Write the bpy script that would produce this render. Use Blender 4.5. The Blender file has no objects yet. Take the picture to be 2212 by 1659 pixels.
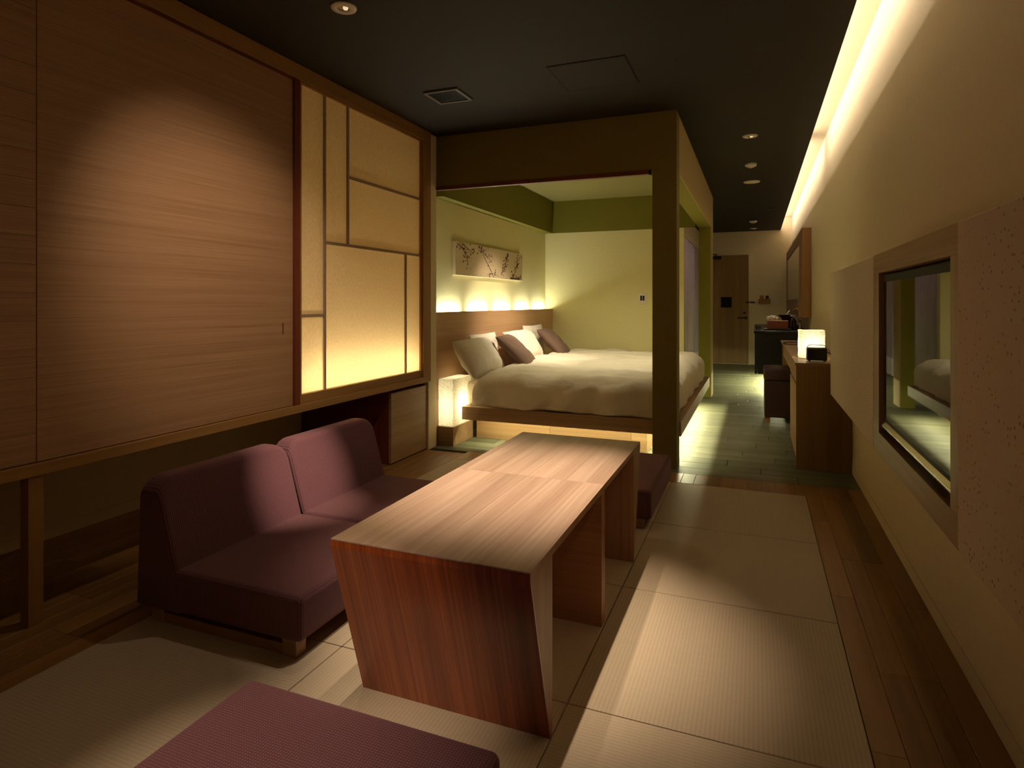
import bpy, bmesh, math, random
from mathutils import Vector, noise
random.seed(7)
C = bpy.context.scene.collection
S = bpy.context.scene
PI = math.pi

# ------------------------------------------------------------------ camera, world, exposure
YAW = math.atan(528.0/1321.0)
cam_d = bpy.data.cameras.new('camera'); cam = bpy.data.objects.new('camera', cam_d); C.objects.link(cam)
cam_d.sensor_fit = 'HORIZONTAL'; cam_d.sensor_width = 36.0
cam_d.lens = 36.0*1321.0/2212.0
cam_d.shift_y = -(829.5-654.0)/2212.0
cam_d.clip_start = 0.05
cam.location = (0, 0, 1.15); cam.rotation_euler = (PI/2, 0, YAW)
S.camera = cam
w = bpy.data.worlds.new('world'); S.world = w; w.use_nodes = True
w.node_tree.nodes['Background'].inputs[0].default_value = (0.01, 0.008, 0.006, 1)
w.node_tree.nodes['Background'].inputs[1].default_value = 0.3
S.view_settings.view_transform = 'Standard'; S.view_settings.look = 'None'
S.view_settings.gamma = 1.0; S.view_settings.use_curve_mapping = False
S.view_settings.exposure = 0.0

HALO = (1.0, 0.80, 0.61)
WARM = (1.0, 0.91, 0.82)
LED = (1.0, 0.97, 0.56)

def spot(name, loc, aim, power, angle, blend=0.6, col=HALO, r=0.015):
    l = bpy.data.lights.new(name, 'SPOT'); l.energy = power; l.color = col
    l.spot_size = math.radians(angle); l.spot_blend = blend; l.shadow_soft_size = r
    o = bpy.data.objects.new(name, l); C.objects.link(o); o.location = loc
    o.rotation_euler = (Vector(aim)-Vector(loc)).to_track_quat('-Z', 'Y').to_euler()
    return o
def area(name, loc, size, aim_dir, power, col=LED, spread=180):
    """strip light: size=(length, width); length along world Y or X chosen by 'up' handling"""
    l = bpy.data.lights.new(name, 'AREA'); l.shape = 'RECTANGLE'; l.energy = power; l.color = col
    l.size, l.size_y = size; l.spread = math.radians(spread)
    o = bpy.data.objects.new(name, l); C.objects.link(o); o.location = loc
    return o, Vector(aim_dir).normalized()
def strip(name, loc, length, width, along, direction, power, col=LED, spread=180):
    o, d = area(name, loc, (length, width), direction, power, col, spread)
    xa = Vector((0,1,0)) if along == 'y' else Vector((1,0,0))
    za = -d; xa = (xa - za*xa.dot(za)).normalized(); ya = za.cross(xa)
    from mathutils import Matrix
    m = Matrix((xa, ya, za)).transposed()
    o.rotation_euler = m.to_euler()
    return o

# ceiling spots (fixtures for those in view are modelled below)
ZC = 2.48
spot('spot_table', (-1.03, 2.15, 2.47), (-0.95, 2.13, 0), 185, 41, 1.0)
spot('spot_table_b', (-0.73, 2.15, 2.47), (-0.70, 2.06, 0), 225, 40, 1.0)
spot('spot_panel', (-1.05, 1.35, 2.47), (-2.37, 2.25, 1.25), 78, 52, 1.0)
spot('spot_sofa', (-0.35, 2.05, 2.47), (-1.93, 2.27, 0.37), 430, 16, 1.0, r=0.01)
spot('spot_front', (-1.25, 0.55, 2.47), (-1.02, 0.98, 0.2), 150, 29, 1.0)
spot('spot_general', (-1.725, 2.275, 2.462), (-1.725, 2.275, 0), 12, 110, 0.7, r=0.02)
spot('spot_pillows', (-1.55, 5.30, 2.42), (-2.28, 5.75, 0.66), 150, 58, 1.0)
spot('spot_bed', (-1.2, 5.25, 2.42), (-1.35, 5.9, 0.5), 120, 100, 1.0, (1.0, 0.9, 0.62))
spot('spot_table_end', (-1.45, -1.0, 2.47), (-0.92, 1.45, 0.30), 170, 12, 1.0)
spot('spot_counter', (0.19, 9.4, 2.462), (0.22, 8.5, 0.85), 70, 28, 1.0)
# cove strip hidden above the ceiling lip along the right wall
for y0, y1 in ((-1.4, 2.2), (2.2, 6.2), (6.5, 9.3), (9.3, 12.1)):
    strip('cove_strip', (0.32, (y0+y1)/2, 2.625), y1-y0, 0.03, 'y', (1, 0, 0.45), 3.9*(y1-y0), WARM)
# headboard uplights, separate short tubes
for y in (4.75, 5.35, 5.95, 6.55, 7.12):
    strip('headboard_strip', (-2.462, y, 1.056), 0.43, 0.02, 'y', (-0.2, 0, 1), 2.1, (1.0, 1.0, 0.84))
# under the bed: behind the fascia, along the near side and the foot
strip('bed_strip', (-1.35, 4.585, 0.262), 1.5, 0.02, 'x', (0, 0.15, -1), 7, LED)
strip('bed_strip_b', (-0.60, 5.9, 0.262), 2.5, 0.02, 'y', (-0.0, 0, -1), 22, LED)
# behind the paper screen
strip('screen_strip', (-2.52, 3.42, 0.62), 1.3, 0.04, 'y', (0.25, 0, 1), 18, (1.0, 0.92, 0.74))
# below the wash counter
strip('vanity_strip', (0.28, 9.4, 0.245), 2.2, 0.04, 'y', (-0.35, 0, -1), 52, LED)
# bathroom ceiling lamp behind the curtain
strip('bathroom_strip', (-1.7, 9.3, 2.3), 2.6, 0.3, 'y', (0.5, 0, -1), 34, (1.0, 0.85, 0.85))

# ------------------------------------------------------------------ materials
def srgb(r, g, b):
    f = lambda c: (c/255/12.92) if c/255 <= 0.04045 else ((c/255+0.055)/1.055)**2.4
    return (f(r), f(g), f(b), 1)
M = {}
def newmat(n):
    m = bpy.data.materials.new(n); m.use_nodes = True; M[n] = m
    nt = m.node_tree; return m, nt, nt.nodes['Principled BSDF']
def node(nt, t, **kw):
    n = nt.nodes.new(t)
    for k, v in kw.items(): setattr(n, k, v)
    return n
def coords(nt, scale, rnd=True):
    tc = node(nt, 'ShaderNodeTexCoord'); mp = node(nt, 'ShaderNodeMapping')
    mp.inputs['Scale'].default_value = scale
    nt.links.new(tc.outputs['Object'], mp.inputs['Vector'])
    if rnd:
        oi = node(nt, 'ShaderNodeObjectInfo'); mu = node(nt, 'ShaderNodeMath', operation='MULTIPLY'); mu.inputs[1].default_value = 37.0
        nt.links.new(oi.outputs['Random'], mu.inputs[0]); nt.links.new(mu.outputs[0], mp.inputs['Location'])
    return mp.outputs['Vector']
def ramp(nt, fac, stops):
    r = node(nt, 'ShaderNodeValToRGB'); e = r.color_ramp.elements
    while len(e) < len(stops): e.new(0.5)
    for i, (p, c) in enumerate(stops): e[i].position = p; e[i].color = c
    nt.links.new(fac, r.inputs['Fac']); return r.outputs['Color']
def bump(nt, b, height, strength, dist=0.002):
    n = node(nt, 'ShaderNodeBump'); n.inputs['Strength'].default_value = strength; n.inputs['Distance'].default_value = dist
    nt.links.new(height, n.inputs['Height']); nt.links.new(n.outputs['Normal'], b.inputs['Normal'])
def plain(n, col, rough=0.6, metal=0.0, nscale=18, amt=0.06, bstr=0.08):
    m, nt, b = newmat(n)
    v = coords(nt, (1, 1, 1)); t = node(nt, 'ShaderNodeTexNoise'); t.inputs['Scale'].default_value = nscale; t.inputs['Detail'].default_value = 5
    nt.links.new(v, t.inputs['Vector'])
    d = tuple(max(0, c*(1-amt)) for c in col[:3])+(1,); l = tuple(min(1, c*(1+amt)) for c in col[:3])+(1,)
    nt.links.new(ramp(nt, t.outputs['Fac'], [(0.3, d), (0.7, l)]), b.inputs['Base Color'])
    b.inputs['Roughness'].default_value = rough; b.inputs['Metallic'].default_value = metal
    if bstr: bump(nt, b, t.outputs['Fac'], bstr)
    return m
def wood(n, axis, c1, c2, c3=None, rough=0.42, fine=90, coat=0.0, vary=0.25, mixf=0.5):
    """veneer: grain runs along axis 'x','y' or 'z'"""
    m, nt, b = newmat(n)
    def sc(al, ac): return tuple(al if a in axis else ac for a in 'xyz')
    t1 = node(nt, 'ShaderNodeTexNoise'); t1.inputs['Scale'].default_value = 1.0; t1.inputs['Detail'].default_value = 6; t1.inputs['Roughness'].default_value = 0.65
    nt.links.new(coords(nt, sc(1.2, fine)), t1.inputs['Vector'])
    t2 = node(nt, 'ShaderNodeTexNoise'); t2.inputs['Scale'].default_value = 1.0; t2.inputs['Detail'].default_value = 3
    nt.links.new(coords(nt, sc(0.5, fine*0.14)), t2.inputs['Vector'])
    mx = node(nt, 'ShaderNodeMix', data_type='FLOAT'); mx.inputs[0].default_value = mixf
    nt.links.new(t1.outputs['Fac'], mx.inputs[2]); nt.links.new(t2.outputs['Fac'], mx.inputs[3])
    col = ramp(nt, mx.outputs[0], [(0.32, c1), (0.5, c2), (0.68, c3 or c2)])
    oi = node(nt, 'ShaderNodeObjectInfo'); mr = node(nt, 'ShaderNodeMapRange')
    mr.inputs['To Min'].default_value = 1-vary; mr.inputs['To Max'].default_value = 1+vary*0.4
    nt.links.new(oi.outputs['Random'], mr.inputs['Value'])
    hs = node(nt, 'ShaderNodeHueSaturation'); nt.links.new(col, hs.inputs['Color']); nt.links.new(mr.outputs[0], hs.inputs['Value'])
    nt.links.new(hs.outputs['Color'], b.inputs['Base Color'])
    b.inputs['Roughness'].default_value = rough; b.inputs['Coat Weight'].default_value = coat; b.inputs['Coat Roughness'].default_value = 0.25
    bump(nt, b, t1.outputs['Fac'], 0.12, 0.001)
    return m
OAK = (srgb(138, 104, 70), srgb(164, 128, 90), srgb(182, 146, 108))
for a in 'xyz':
    wood('oak_'+a, a, *OAK, vary=0.12)
wood('panel_oak', 'y', srgb(140, 102, 68), srgb(166, 125, 88), srgb(180, 141, 104), rough=0.5, fine=300, vary=0.04, mixf=0.3)
wood('red_cedar', 'z', srgb(92, 34, 16), srgb(110, 44, 20), srgb(124, 56, 28), rough=0.45, vary=0.05)
wood('red_cedar_x', 'x', srgb(92, 34, 16), srgb(110, 44, 20), srgb(124, 56, 28), rough=0.45, vary=0.05)
wood('rail_wood', 'y', srgb(140, 100, 50), srgb(157, 114, 60), srgb(168, 126, 70), rough=0.5, vary=0.05)
wood('rail_wood_z', 'z', srgb(140, 100, 50), srgb(157, 114, 60), srgb(168, 126, 70), rough=0.5, vary=0.05)
wood('table_top', 'y', srgb(136, 106, 88), srgb(166, 136, 114), srgb(188, 160, 138), rough=0.36, fine=90, coat=0.15, vary=0.10)
wood('table_end', 'yz', srgb(78, 28, 10), srgb(140, 64, 26), srgb(184, 100, 48), rough=0.30, fine=120, coat=0.35, vary=0.02)
wood('table_leg', 'z', srgb(140, 96, 68), srgb(165, 122, 90), srgb(184, 142, 108), rough=0.4, fine=80, vary=0.05)
wood('table_leg_y', 'x', srgb(140, 92, 60), srgb(160, 110, 74), srgb(176, 126, 88), rough=0.4, fine=80, vary=0.05)
wood('floor_oak', 'y', srgb(124, 86, 38), srgb(148, 105, 50), srgb(164, 121, 64), rough=0.4, fine=60, vary=0.22)
wood('stone_wood', 'x', srgb(88, 88, 68), srgb(116, 116, 90), srgb(138, 138, 110), rough=0.55, fine=45, vary=0.22)
wood('headboard_wood', 'y', srgb(176, 136, 98), srgb(192, 152, 112), srgb(202, 164, 126), rough=0.45, fine=100, vary=0.05)
wood('door_wood', 'z', srgb(122, 92, 48), srgb(142, 108, 58), srgb(156, 122, 70), rough=0.5, fine=70, vary=0.05)

plain('wall_cream', srgb(226, 209, 174), 0.85, nscale=40, amt=0.02)
plain('wall_alcove', srgb(226, 218, 162), 0.85, nscale=40, amt=0.02)
plain('olive_paint', srgb(140, 134, 40), 0.75, nscale=30, amt=0.03)
plain('partition_paint', srgb(122, 106, 42), 0.75, nscale=30, amt=0.03)
plain('partition_cove_lit', srgb(176, 152, 96), 0.75, nscale=30, amt=0.03)  # same partition paint, with the cove light on it put into the colour
plain('beam_paint', srgb(116, 111, 22), 0.75, nscale=30, amt=0.03)
plain('alcove_ceiling', srgb(140, 134, 80), 0.85, nscale=30, amt=0.02)
plain('dark_ceiling', srgb(40, 31, 11), 0.75, nscale=30, amt=0.04)
plain('groove', srgb(24, 18, 12), 0.9)
plain('subfloor', srgb(60, 44, 28), 0.8)
plain('white_metal', srgb(226, 216, 198), 0.45, nscale=60, amt=0.02, bstr=0)
plain('chrome', srgb(210, 205, 195), 0.18, 1.0, amt=0.02, bstr=0)
plain('brass', srgb(196, 160, 96), 0.25, 1.0, amt=0.03, bstr=0)
plain('black_metal', srgb(26, 22, 20), 0.4, 0.2, amt=0.05, bstr=0)
plain('black_plastic', srgb(14, 12, 11), 0.35, amt=0.05, bstr=0)
plain('bezel_black', srgb(9, 8, 8), 0.55, amt=0.03, bstr=0)
M['bezel_black'].node_tree.nodes['Principled BSDF'].inputs['Specular IOR Level'].default_value = 0.2
plain('black_counter', srgb(30, 30, 32), 0.35, amt=0.08, bstr=0.02)
plain('brown_leather', srgb(58, 32, 24), 0.45, nscale=120, amt=0.12, bstr=0.2)
plain('red_box', srgb(150, 78, 58), 0.5, nscale=60, amt=0.08)
plain('tissue', srgb(244, 240, 236), 0.9, bstr=0)
plain('glass_dark', srgb(60, 52, 46), 0.1, amt=0.02, bstr=0)
plain('brown_linen', srgb(112, 88, 74), 0.9, nscale=220, amt=0.1, bstr=0.25)  # brown cloth of the two bed cushions
plain('mirror_glass', srgb(150, 145, 120), 0.06, 1.0, amt=0.01, bstr=0)
plain('canvas', srgb(214, 196, 158), 0.9, nscale=200, amt=0.03, bstr=0.2)
plain('ink', srgb(104, 66, 64), 0.9, nscale=60, amt=0.45, bstr=0)
plain('vent_metal', srgb(104, 94, 78), 0.5, amt=0.03, bstr=0)
plain('muntin', srgb(164, 138, 112), 0.6, nscale=60, amt=0.05)

m, nt, b = newmat('curtain')
t = node(nt, 'ShaderNodeTexNoise'); t.inputs['Scale'].default_value = 60; nt.links.new(coords(nt, (1, 1, 0.05)), t.inputs['Vector'])
c = ramp(nt, t.outputs['Fac'], [(0.3, srgb(200, 186, 184)), (0.7, srgb(216, 203, 200))])
df = node(nt, 'ShaderNodeBsdfDiffuse'); tr = node(nt, 'ShaderNodeBsdfTranslucent'); ms = node(nt, 'ShaderNodeMixShader'); ms.inputs[0].default_value = 0.5
nt.links.new(c, df.inputs['Color']); nt.links.new(c, tr.inputs['Color']); nt.links.new(df.outputs[0], ms.inputs[1]); nt.links.new(tr.outputs[0], ms.inputs[2])
nt.links.new(ms.outputs[0], nt.nodes['Material Output'].inputs['Surface'])
# TV glass
m, nt, b = newmat('tv_glass'); b.inputs['Base Color'].default_value = srgb(8, 8, 8); b.inputs['Roughness'].default_value = 0.02
b.inputs['Specular IOR Level'].default_value = 0.6; b.inputs['Coat Weight'].default_value = 0.4; b.inputs['Coat Roughness'].default_value = 0.01; b.inputs['Coat IOR'].default_value = 1.55
v = coords(nt, (1, 1, 1)); t = node(nt, 'ShaderNodeTexNoise'); t.inputs['Scale'].default_value = 3; nt.links.new(v, t.inputs['Vector'])
nt.links.new(ramp(nt, t.outputs['Fac'], [(0.3, srgb(7, 7, 7)), (0.7, srgb(10, 9, 8))]), b.inputs['Base Color'])

# bathroom glass
m, nt, b = newmat('clear_glass'); b.inputs['Base Color'].default_value = (0.93, 0.95, 0.93, 1); b.inputs['Roughness'].default_value = 0.03
b.inputs['Transmission Weight'].default_value = 1.0; b.inputs['IOR'].default_value = 1.45

# linen (bed)
def linen(n, col):
    m, nt, b = newmat(n)
    t = node(nt, 'ShaderNodeTexNoise'); t.inputs['Scale'].default_value = 7; t.inputs['Detail'].default_value = 6; t.inputs['Distortion'].default_value = 0.6
    nt.links.new(coords(nt, (1, 1.6, 1)), t.inputs['Vector'])
    nt.links.new(ramp(nt, t.outputs['Fac'], [(0.3, tuple(c*0.96 for c in col[:3])+(1,)), (0.7, col)]), b.inputs['Base Color'])
    b.inputs['Roughness'].default_value = 0.9; b.inputs['Sheen Weight'].default_value = 0.15
    bump(nt, b, t.outputs['Fac'], 0.6, 0.025)
linen('bed_linen', srgb(232, 220, 196)); linen('pillow_linen', srgb(240, 230, 212))

# plum upholstery: fine ribbed weave
def weave(n, c1, c2, sc=190, ax=(1, 1, 1), str_=0.6):
    m, nt, b = newmat(n)
    v = coords(nt, ax, rnd=False)
    w1 = node(nt, 'ShaderNodeTexWave', wave_type='BANDS', bands_direction='X'); w2 = node(nt, 'ShaderNodeTexWave', wave_type='BANDS', bands_direction='Y'); w3 = node(nt, 'ShaderNodeTexWave', wave_type='BANDS', bands_direction='Z')
    for w_ in (w1, w2, w3):
        w_.inputs['Scale'].default_value = sc/20*1.0; w_.inputs['Distortion'].default_value = 0.6; w_.inputs['Detail'].default_value = 1; w_.inputs['Detail Scale'].default_value = 3; nt.links.new(v, w_.inputs['Vector'])
    a1 = node(nt, 'ShaderNodeMath', operation='MULTIPLY'); nt.links.new(w1.outputs['Fac'], a1.inputs[0]); nt.links.new(w2.outputs['Fac'], a1.inputs[1])
    a2 = node(nt, 'ShaderNodeMath', operation='MULTIPLY'); nt.links.new(w2.outputs['Fac'], a2.inputs[0]); nt.links.new(w3.outputs['Fac'], a2.inputs[1])
    ad = node(nt, 'ShaderNodeMath', operation='ADD'); nt.links.new(a1.outputs[0], ad.inputs[0]); nt.links.new(a2.outputs[0], ad.inputs[1])
    nt.links.new(ramp(nt, a1.outputs[0], [(0.05, c1), (0.7, c2)]), b.inputs['Base Color'])
    b.inputs['Roughness'].default_value = 0.95; b.inputs['Sheen Weight'].default_value = 0.25; b.inputs['Sheen Tint'].default_value = (0.8, 0.5, 0.5, 1)
    bump(nt, b, a1.outputs[0], str_, 0.001)
weave('plum_fabric', srgb(82, 46, 49), srgb(118, 73, 75), sc=900, str_=0.4)
m, nt, b = newmat('plum_rib')
w2 = node(nt, 'ShaderNodeTexWave', wave_type='BANDS', bands_direction='Y'); w2.inputs['Scale'].default_value = 40; w2.inputs['Distortion'].default_value = 0.8; w2.inputs['Detail'].default_value = 2; w2.inputs['Detail Scale'].default_value = 6
nt.links.new(coords(nt, (1, 1, 1), rnd=False), w2.inputs['Vector'])
fz = node(nt, 'ShaderNodeTexNoise'); fz.inputs['Scale'].default_value = 420; nt.links.new(coords(nt, (1, 1, 1), rnd=False), fz.inputs['Vector'])
mu = node(nt, 'ShaderNodeMath', operation='MULTIPLY'); nt.links.new(w2.outputs['Fac'], mu.inputs[0]); nt.links.new(fz.outputs['Fac'], mu.inputs[1])
nt.links.new(ramp(nt, mu.outputs[0], [(0.02, srgb(80, 44, 48)), (0.55, srgb(114, 70, 75))]), b.inputs['Base Color'])
b.inputs['Roughness'].default_value = 0.95; b.inputs['Sheen Weight'].default_value = 0.25; b.inputs['Sheen Tint'].default_value = (0.8, 0.5, 0.5, 1)
bump(nt, b, mu.outputs[0], 0.35, 0.001)

# tatami
def tatami(n, direction):
    m, nt, b = newmat(n)
    v = coords(nt, (1, 1, 1), rnd=False)
    w1 = node(nt, 'ShaderNodeTexWave', wave_type='BANDS', bands_direction=direction); w1.inputs['Scale'].default_value = 26; w1.inputs['Distortion'].default_value = 0.3; w1.inputs['Detail'].default_value = 1
    nt.links.new(v, w1.inputs['Vector'])
    t = node(nt, 'ShaderNodeTexNoise'); t.inputs['Scale'].default_value = 1; t.inputs['Detail'].default_value = 5
    nt.links.new(coords(nt, (12, 260, 1) if direction == 'X' else (260, 12, 1)), t.inputs['Vector'])
    mx = node(nt, 'ShaderNodeMix', data_type='FLOAT'); mx.inputs[0].default_value = 0.55
    nt.links.new(w1.outputs['Fac'], mx.inputs[2]); nt.links.new(t.outputs['Fac'], mx.inputs[3])
    nt.links.new(ramp(nt, mx.outputs[0], [(0.2, srgb(178, 158, 128)), (0.5, srgb(186, 166, 136)), (0.85, srgb(192, 173, 143))]), b.inputs['Base Color'])
    b.inputs['Roughness'].default_value = 0.6
    bump(nt, b, mx.outputs[0], 0.2, 0.001)
tatami('tatami_a', 'X'); tatami('tatami_b', 'Y')

# felt panels on the tv wall
m, nt, b = newmat('felt_plain')
v = coords(nt, (1, 1, 1)); t = node(nt, 'ShaderNodeTexNoise'); t.inputs['Scale'].default_value = 1; t.inputs['Detail'].default_value = 4
nt.links.new(coords(nt, (1, 40, 260)), t.inputs['Vector'])
nt.links.new(ramp(nt, t.outputs['Fac'], [(0.3, srgb(226, 211, 192)), (0.7, srgb(240, 228, 212))]), b.inputs['Base Color']); b.inputs['Roughness'].default_value = 0.95
bump(nt, b, t.outputs['Fac'], 0.3, 0.002)
m, nt, b = newmat('felt_dimpled')
v = coords(nt, (1, 1, 1))
vo = node(nt, 'ShaderNodeTexVoronoi'); vo.inputs['Scale'].default_value = 1.0; vo.inputs['Randomness'].default_value = 0.55
nt.links.new(coords(nt, (0.01, 56, 62)), vo.inputs['Vector'])
dots = ramp(nt, vo.outputs['Distance'], [(0.16, (0, 0, 0, 1)), (0.26, (1, 1, 1, 1))])
nz = node(nt, 'ShaderNodeTexNoise'); nz.inputs['Scale'].default_value = 5; nt.links.new(v, nz.inputs['Vector'])
msk = ramp(nt, nz.outputs['Fac'], [(0.36, (1, 1, 1, 1)), (0.50, (0, 0, 0, 1))])
mxx = node(nt, 'ShaderNodeMath', operation='MAXIMUM'); nt.links.new(dots, mxx.inputs[0]); nt.links.new(msk, mxx.inputs[1])
nt.links.new(ramp(nt, mxx.outputs[0], [(0.0, srgb(168, 142, 118)), (1.0, srgb(220, 198, 178))]), b.inputs['Base Color']); b.inputs['Roughness'].default_value = 0.95
fn = node(nt, 'ShaderNodeTexNoise'); fn.inputs['Scale'].default_value = 300; nt.links.new(v, fn.inputs['Vector'])
ad = node(nt, 'ShaderNodeMath', operation='MULTIPLY_ADD'); ad.inputs[1].default_value = 0.3
nt.links.new(fn.outputs['Fac'], ad.inputs[0]); nt.links.new(mxx.outputs[0], ad.inputs[2]); bump(nt, b, ad.outputs[0], 0.6, 0.004)

# shoji paper (translucent washi)
m, nt, b = newmat('washi')
t = node(nt, 'ShaderNodeTexNoise'); t.inputs['Scale'].default_value = 1; t.inputs['Detail'].default_value = 5
nt.links.new(coords(nt, (1, 120, 60)), t.inputs['Vector'])
pc = ramp(nt, t.outputs['Fac'], [(0.3, srgb(228, 212, 176)), (0.7, srgb(242, 228, 196))])
df = node(nt, 'ShaderNodeBsdfDiffuse'); tr = node(nt, 'ShaderNodeBsdfTranslucent'); ms = node(nt, 'ShaderNodeMixShader'); ms.inputs[0].default_value = 0.55
nt.links.new(pc, df.inputs['Color']); nt.links.new(pc, tr.inputs['Color']); nt.links.new(df.outputs[0], ms.inputs[1]); nt.links.new(tr.outputs[0], ms.inputs[2])
nt.links.new(ms.outputs[0], nt.nodes['Material Output'].inputs['Surface'])

# paper lantern (lit)
def lantern_mat(n):
    m, nt, b = newmat(n)
    t = node(nt, 'ShaderNodeTexVoronoi'); t.feature = 'DISTANCE_TO_EDGE'; t.inputs['Scale'].default_value = 110
    nt.links.new(coords(nt, (1, 1, 1)), t.inputs['Vector'])
    c = ramp(nt, t.outputs['Distance'], [(0.02, srgb(196, 184, 148)), (0.26, srgb(250, 246, 228))])
    df = node(nt, 'ShaderNodeBsdfDiffuse'); tr = node(nt, 'ShaderNodeBsdfTranslucent'); ms = node(nt, 'ShaderNodeMixShader'); ms.inputs[0].default_value = 0.6
    nt.links.new(c, df.inputs['Color']); nt.links.new(c, tr.inputs['Color']); nt.links.new(df.outputs[0], ms.inputs[1]); nt.links.new(tr.outputs[0], ms.inputs[2])
    nt.links.new(ms.outputs[0], nt.nodes['Material Output'].inputs['Surface'])
lantern_mat('lantern_bed'); lantern_mat('lantern_desk')
m, nt, b = newmat('lamp_glow'); b.inputs['Base Color'].default_value = srgb(255, 236, 200); b.inputs['Emission Color'].default_value = srgb(255, 226, 180); b.inputs['Emission Strength'].default_value = 0.8

# ------------------------------------------------------------------ helpers
WORLD = {}
def link(name, me, loc, mat, parent=None, smooth=False):
    o = bpy.data.objects.new(name, me); C.objects.link(o)
    if mat and not me.materials: me.materials.append(M[mat])
    if parent is not None:
        o.parent = parent; o.location = Vector(loc)-WORLD[parent.name]
    else: o.location = loc
    WORLD[o.name] = Vector(loc)
    if smooth:
        for p in me.polygons: p.use_smooth = True
    return o
def mesh_from(bm, name):
    bmesh.ops.recalc_face_normals(bm, faces=bm.faces)
    me = bpy.data.meshes.new(name); bm.to_mesh(me); bm.free(); return me
def box_mesh(sx, sy, sz, bev=0.0, seg=2):
    bm = bmesh.new(); bmesh.ops.create_cube(bm, size=1.0)
    bmesh.ops.scale(bm, vec=(sx, sy, sz), verts=bm.verts)
    if bev > 0: bmesh.ops.bevel(bm, geom=list(bm.edges), offset=bev, segments=seg, profile=0.5, affect='EDGES')
    return bm
def box(name, x0, x1, y0, y1, z0, z1, mat, parent=None, bev=0.0, seg=2, smooth=False):
    me = mesh_from(box_mesh(abs(x1-x0), abs(y1-y0), abs(z1-z0), bev, seg), name)
    return link(name, me, ((x0+x1)/2, (y0+y1)/2, (z0+z1)/2), mat, parent, smooth)
def multi(name, boxes, mat, parent=None, bev=0.0):
    """several boxes of one continuous piece joined in one mesh"""
    cx = sum((b[0]+b[1])/2 for b in boxes)/len(boxes); cy = sum((b[2]+b[3])/2 for b in boxes)/len(boxes); cz = sum((b[4]+b[5])/2 for b in boxes)/len(boxes)
    bm = bmesh.new()
    for b in boxes:
        t = box_mesh(b[1]-b[0], b[3]-b[2], b[5]-b[4], bev)
        bmesh.ops.translate(t, vec=((b[0]+b[1])/2-cx, (b[2]+b[3])/2-cy, (b[4]+b[5])/2-cz), verts=t.verts)
        tmp = bpy.data.meshes.new('t'); t.to_mesh(tmp); t.free(); bm.from_mesh(tmp); bpy.data.meshes.remove(tmp)
    return link(name, mesh_from(bm, name), (cx, cy, cz), mat, parent)
def cyl(name, p0, p1, r0, mat, parent=None, r1=None, seg=24, smooth=True):
    p0 = Vector(p0); p1 = Vector(p1); d = p1-p0
    bm = bmesh.new(); bmesh.ops.create_cone(bm, cap_ends=True, segments=seg, radius1=r0, radius2=r0 if r1 is None else r1, depth=d.length)
    bmesh.ops.rotate(bm, matrix=d.to_track_quat('Z', 'Y').to_matrix(), verts=bm.verts)
    o = link(name, mesh_from(bm, name), (p0+p1)/2, mat, parent)
    if smooth:
        for p in o.data.polygons: p.use_smooth = len(p.vertices) == 4
    return o
def lathe(name, prof, loc, mat, parent=None, seg=32):
    bm = bmesh.new(); rings = []
    for r, z in prof:
        rings.append([bm.verts.new((r*math.cos(2*PI*i/seg), r*math.sin(2*PI*i/seg), z)) for i in range(seg)] if r > 1e-6 else [bm.verts.new((0, 0, z))])
    for a, b in zip(rings, rings[1:]):
        for i in range(seg):
            j = (i+1) % seg
            if len(a) == 1 and len(b) == 1: continue
            if len(a) == 1: bm.faces.new((a[0], b[i], b[j]))
            elif len(b) == 1: bm.faces.new((a[i], a[j], b[0]))
            else: bm.faces.new((a[i], a[j], b[j], b[i]))
    return link(name, mesh_from(bm, name), loc, mat, parent, True)
def tube(name, pts, r, mat, parent=None, seg=8):
    P = [Vector(p) for p in pts]; c = P[0].copy(); bm = bmesh.new(); rings = []
    for i, p in enumerate(P):
        d = (P[min(i+1, len(P)-1)]-P[max(i-1, 0)]).normalized(); q = d.to_track_quat('Z', 'Y')
        rings.append([bm.verts.new(p-c+q @ Vector((r*math.cos(2*PI*k/seg), r*math.sin(2*PI*k/seg), 0))) for k in range(seg)])
    for a, b in zip(rings, rings[1:]):
        for k in range(seg): bm.faces.new((a[k], a[(k+1) % seg], b[(k+1) % seg], b[k]))
    bm.faces.new(rings[0][::-1]); bm.faces.new(rings[-1])
    return link(name, mesh_from(bm, name), c, mat, parent, True)
def prism_y(name, prof, y0, y1, mat, parent=None, bev=0.0, seg=3, smooth=False):
    """profile in x,z extruded along y"""
    cx = sum(p[0] for p in prof)/len(prof); cz = sum(p[1] for p in prof)/len(prof); cy = (y0+y1)/2
    bm = bmesh.new()
    a = [bm.verts.new((x-cx, y0-cy, z-cz)) for x, z in prof]; b = [bm.verts.new((x-cx, y1-cy, z-cz)) for x, z in prof]
    bm.faces.new(a); bm.faces.new(b[::-1]); n = len(a)
    for i in range(n): bm.faces.new((a[i], b[i], b[(i+1) % n], a[(i+1) % n]))
    bmesh.ops.recalc_face_normals(bm, faces=bm.faces)
    if bev: bmesh.ops.bevel(bm, geom=list(bm.edges), offset=bev, segments=seg, profile=0.5, affect='EDGES')
    return link(name, mesh_from(bm, name), (cx, cy, cz), mat, parent, smooth)
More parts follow.
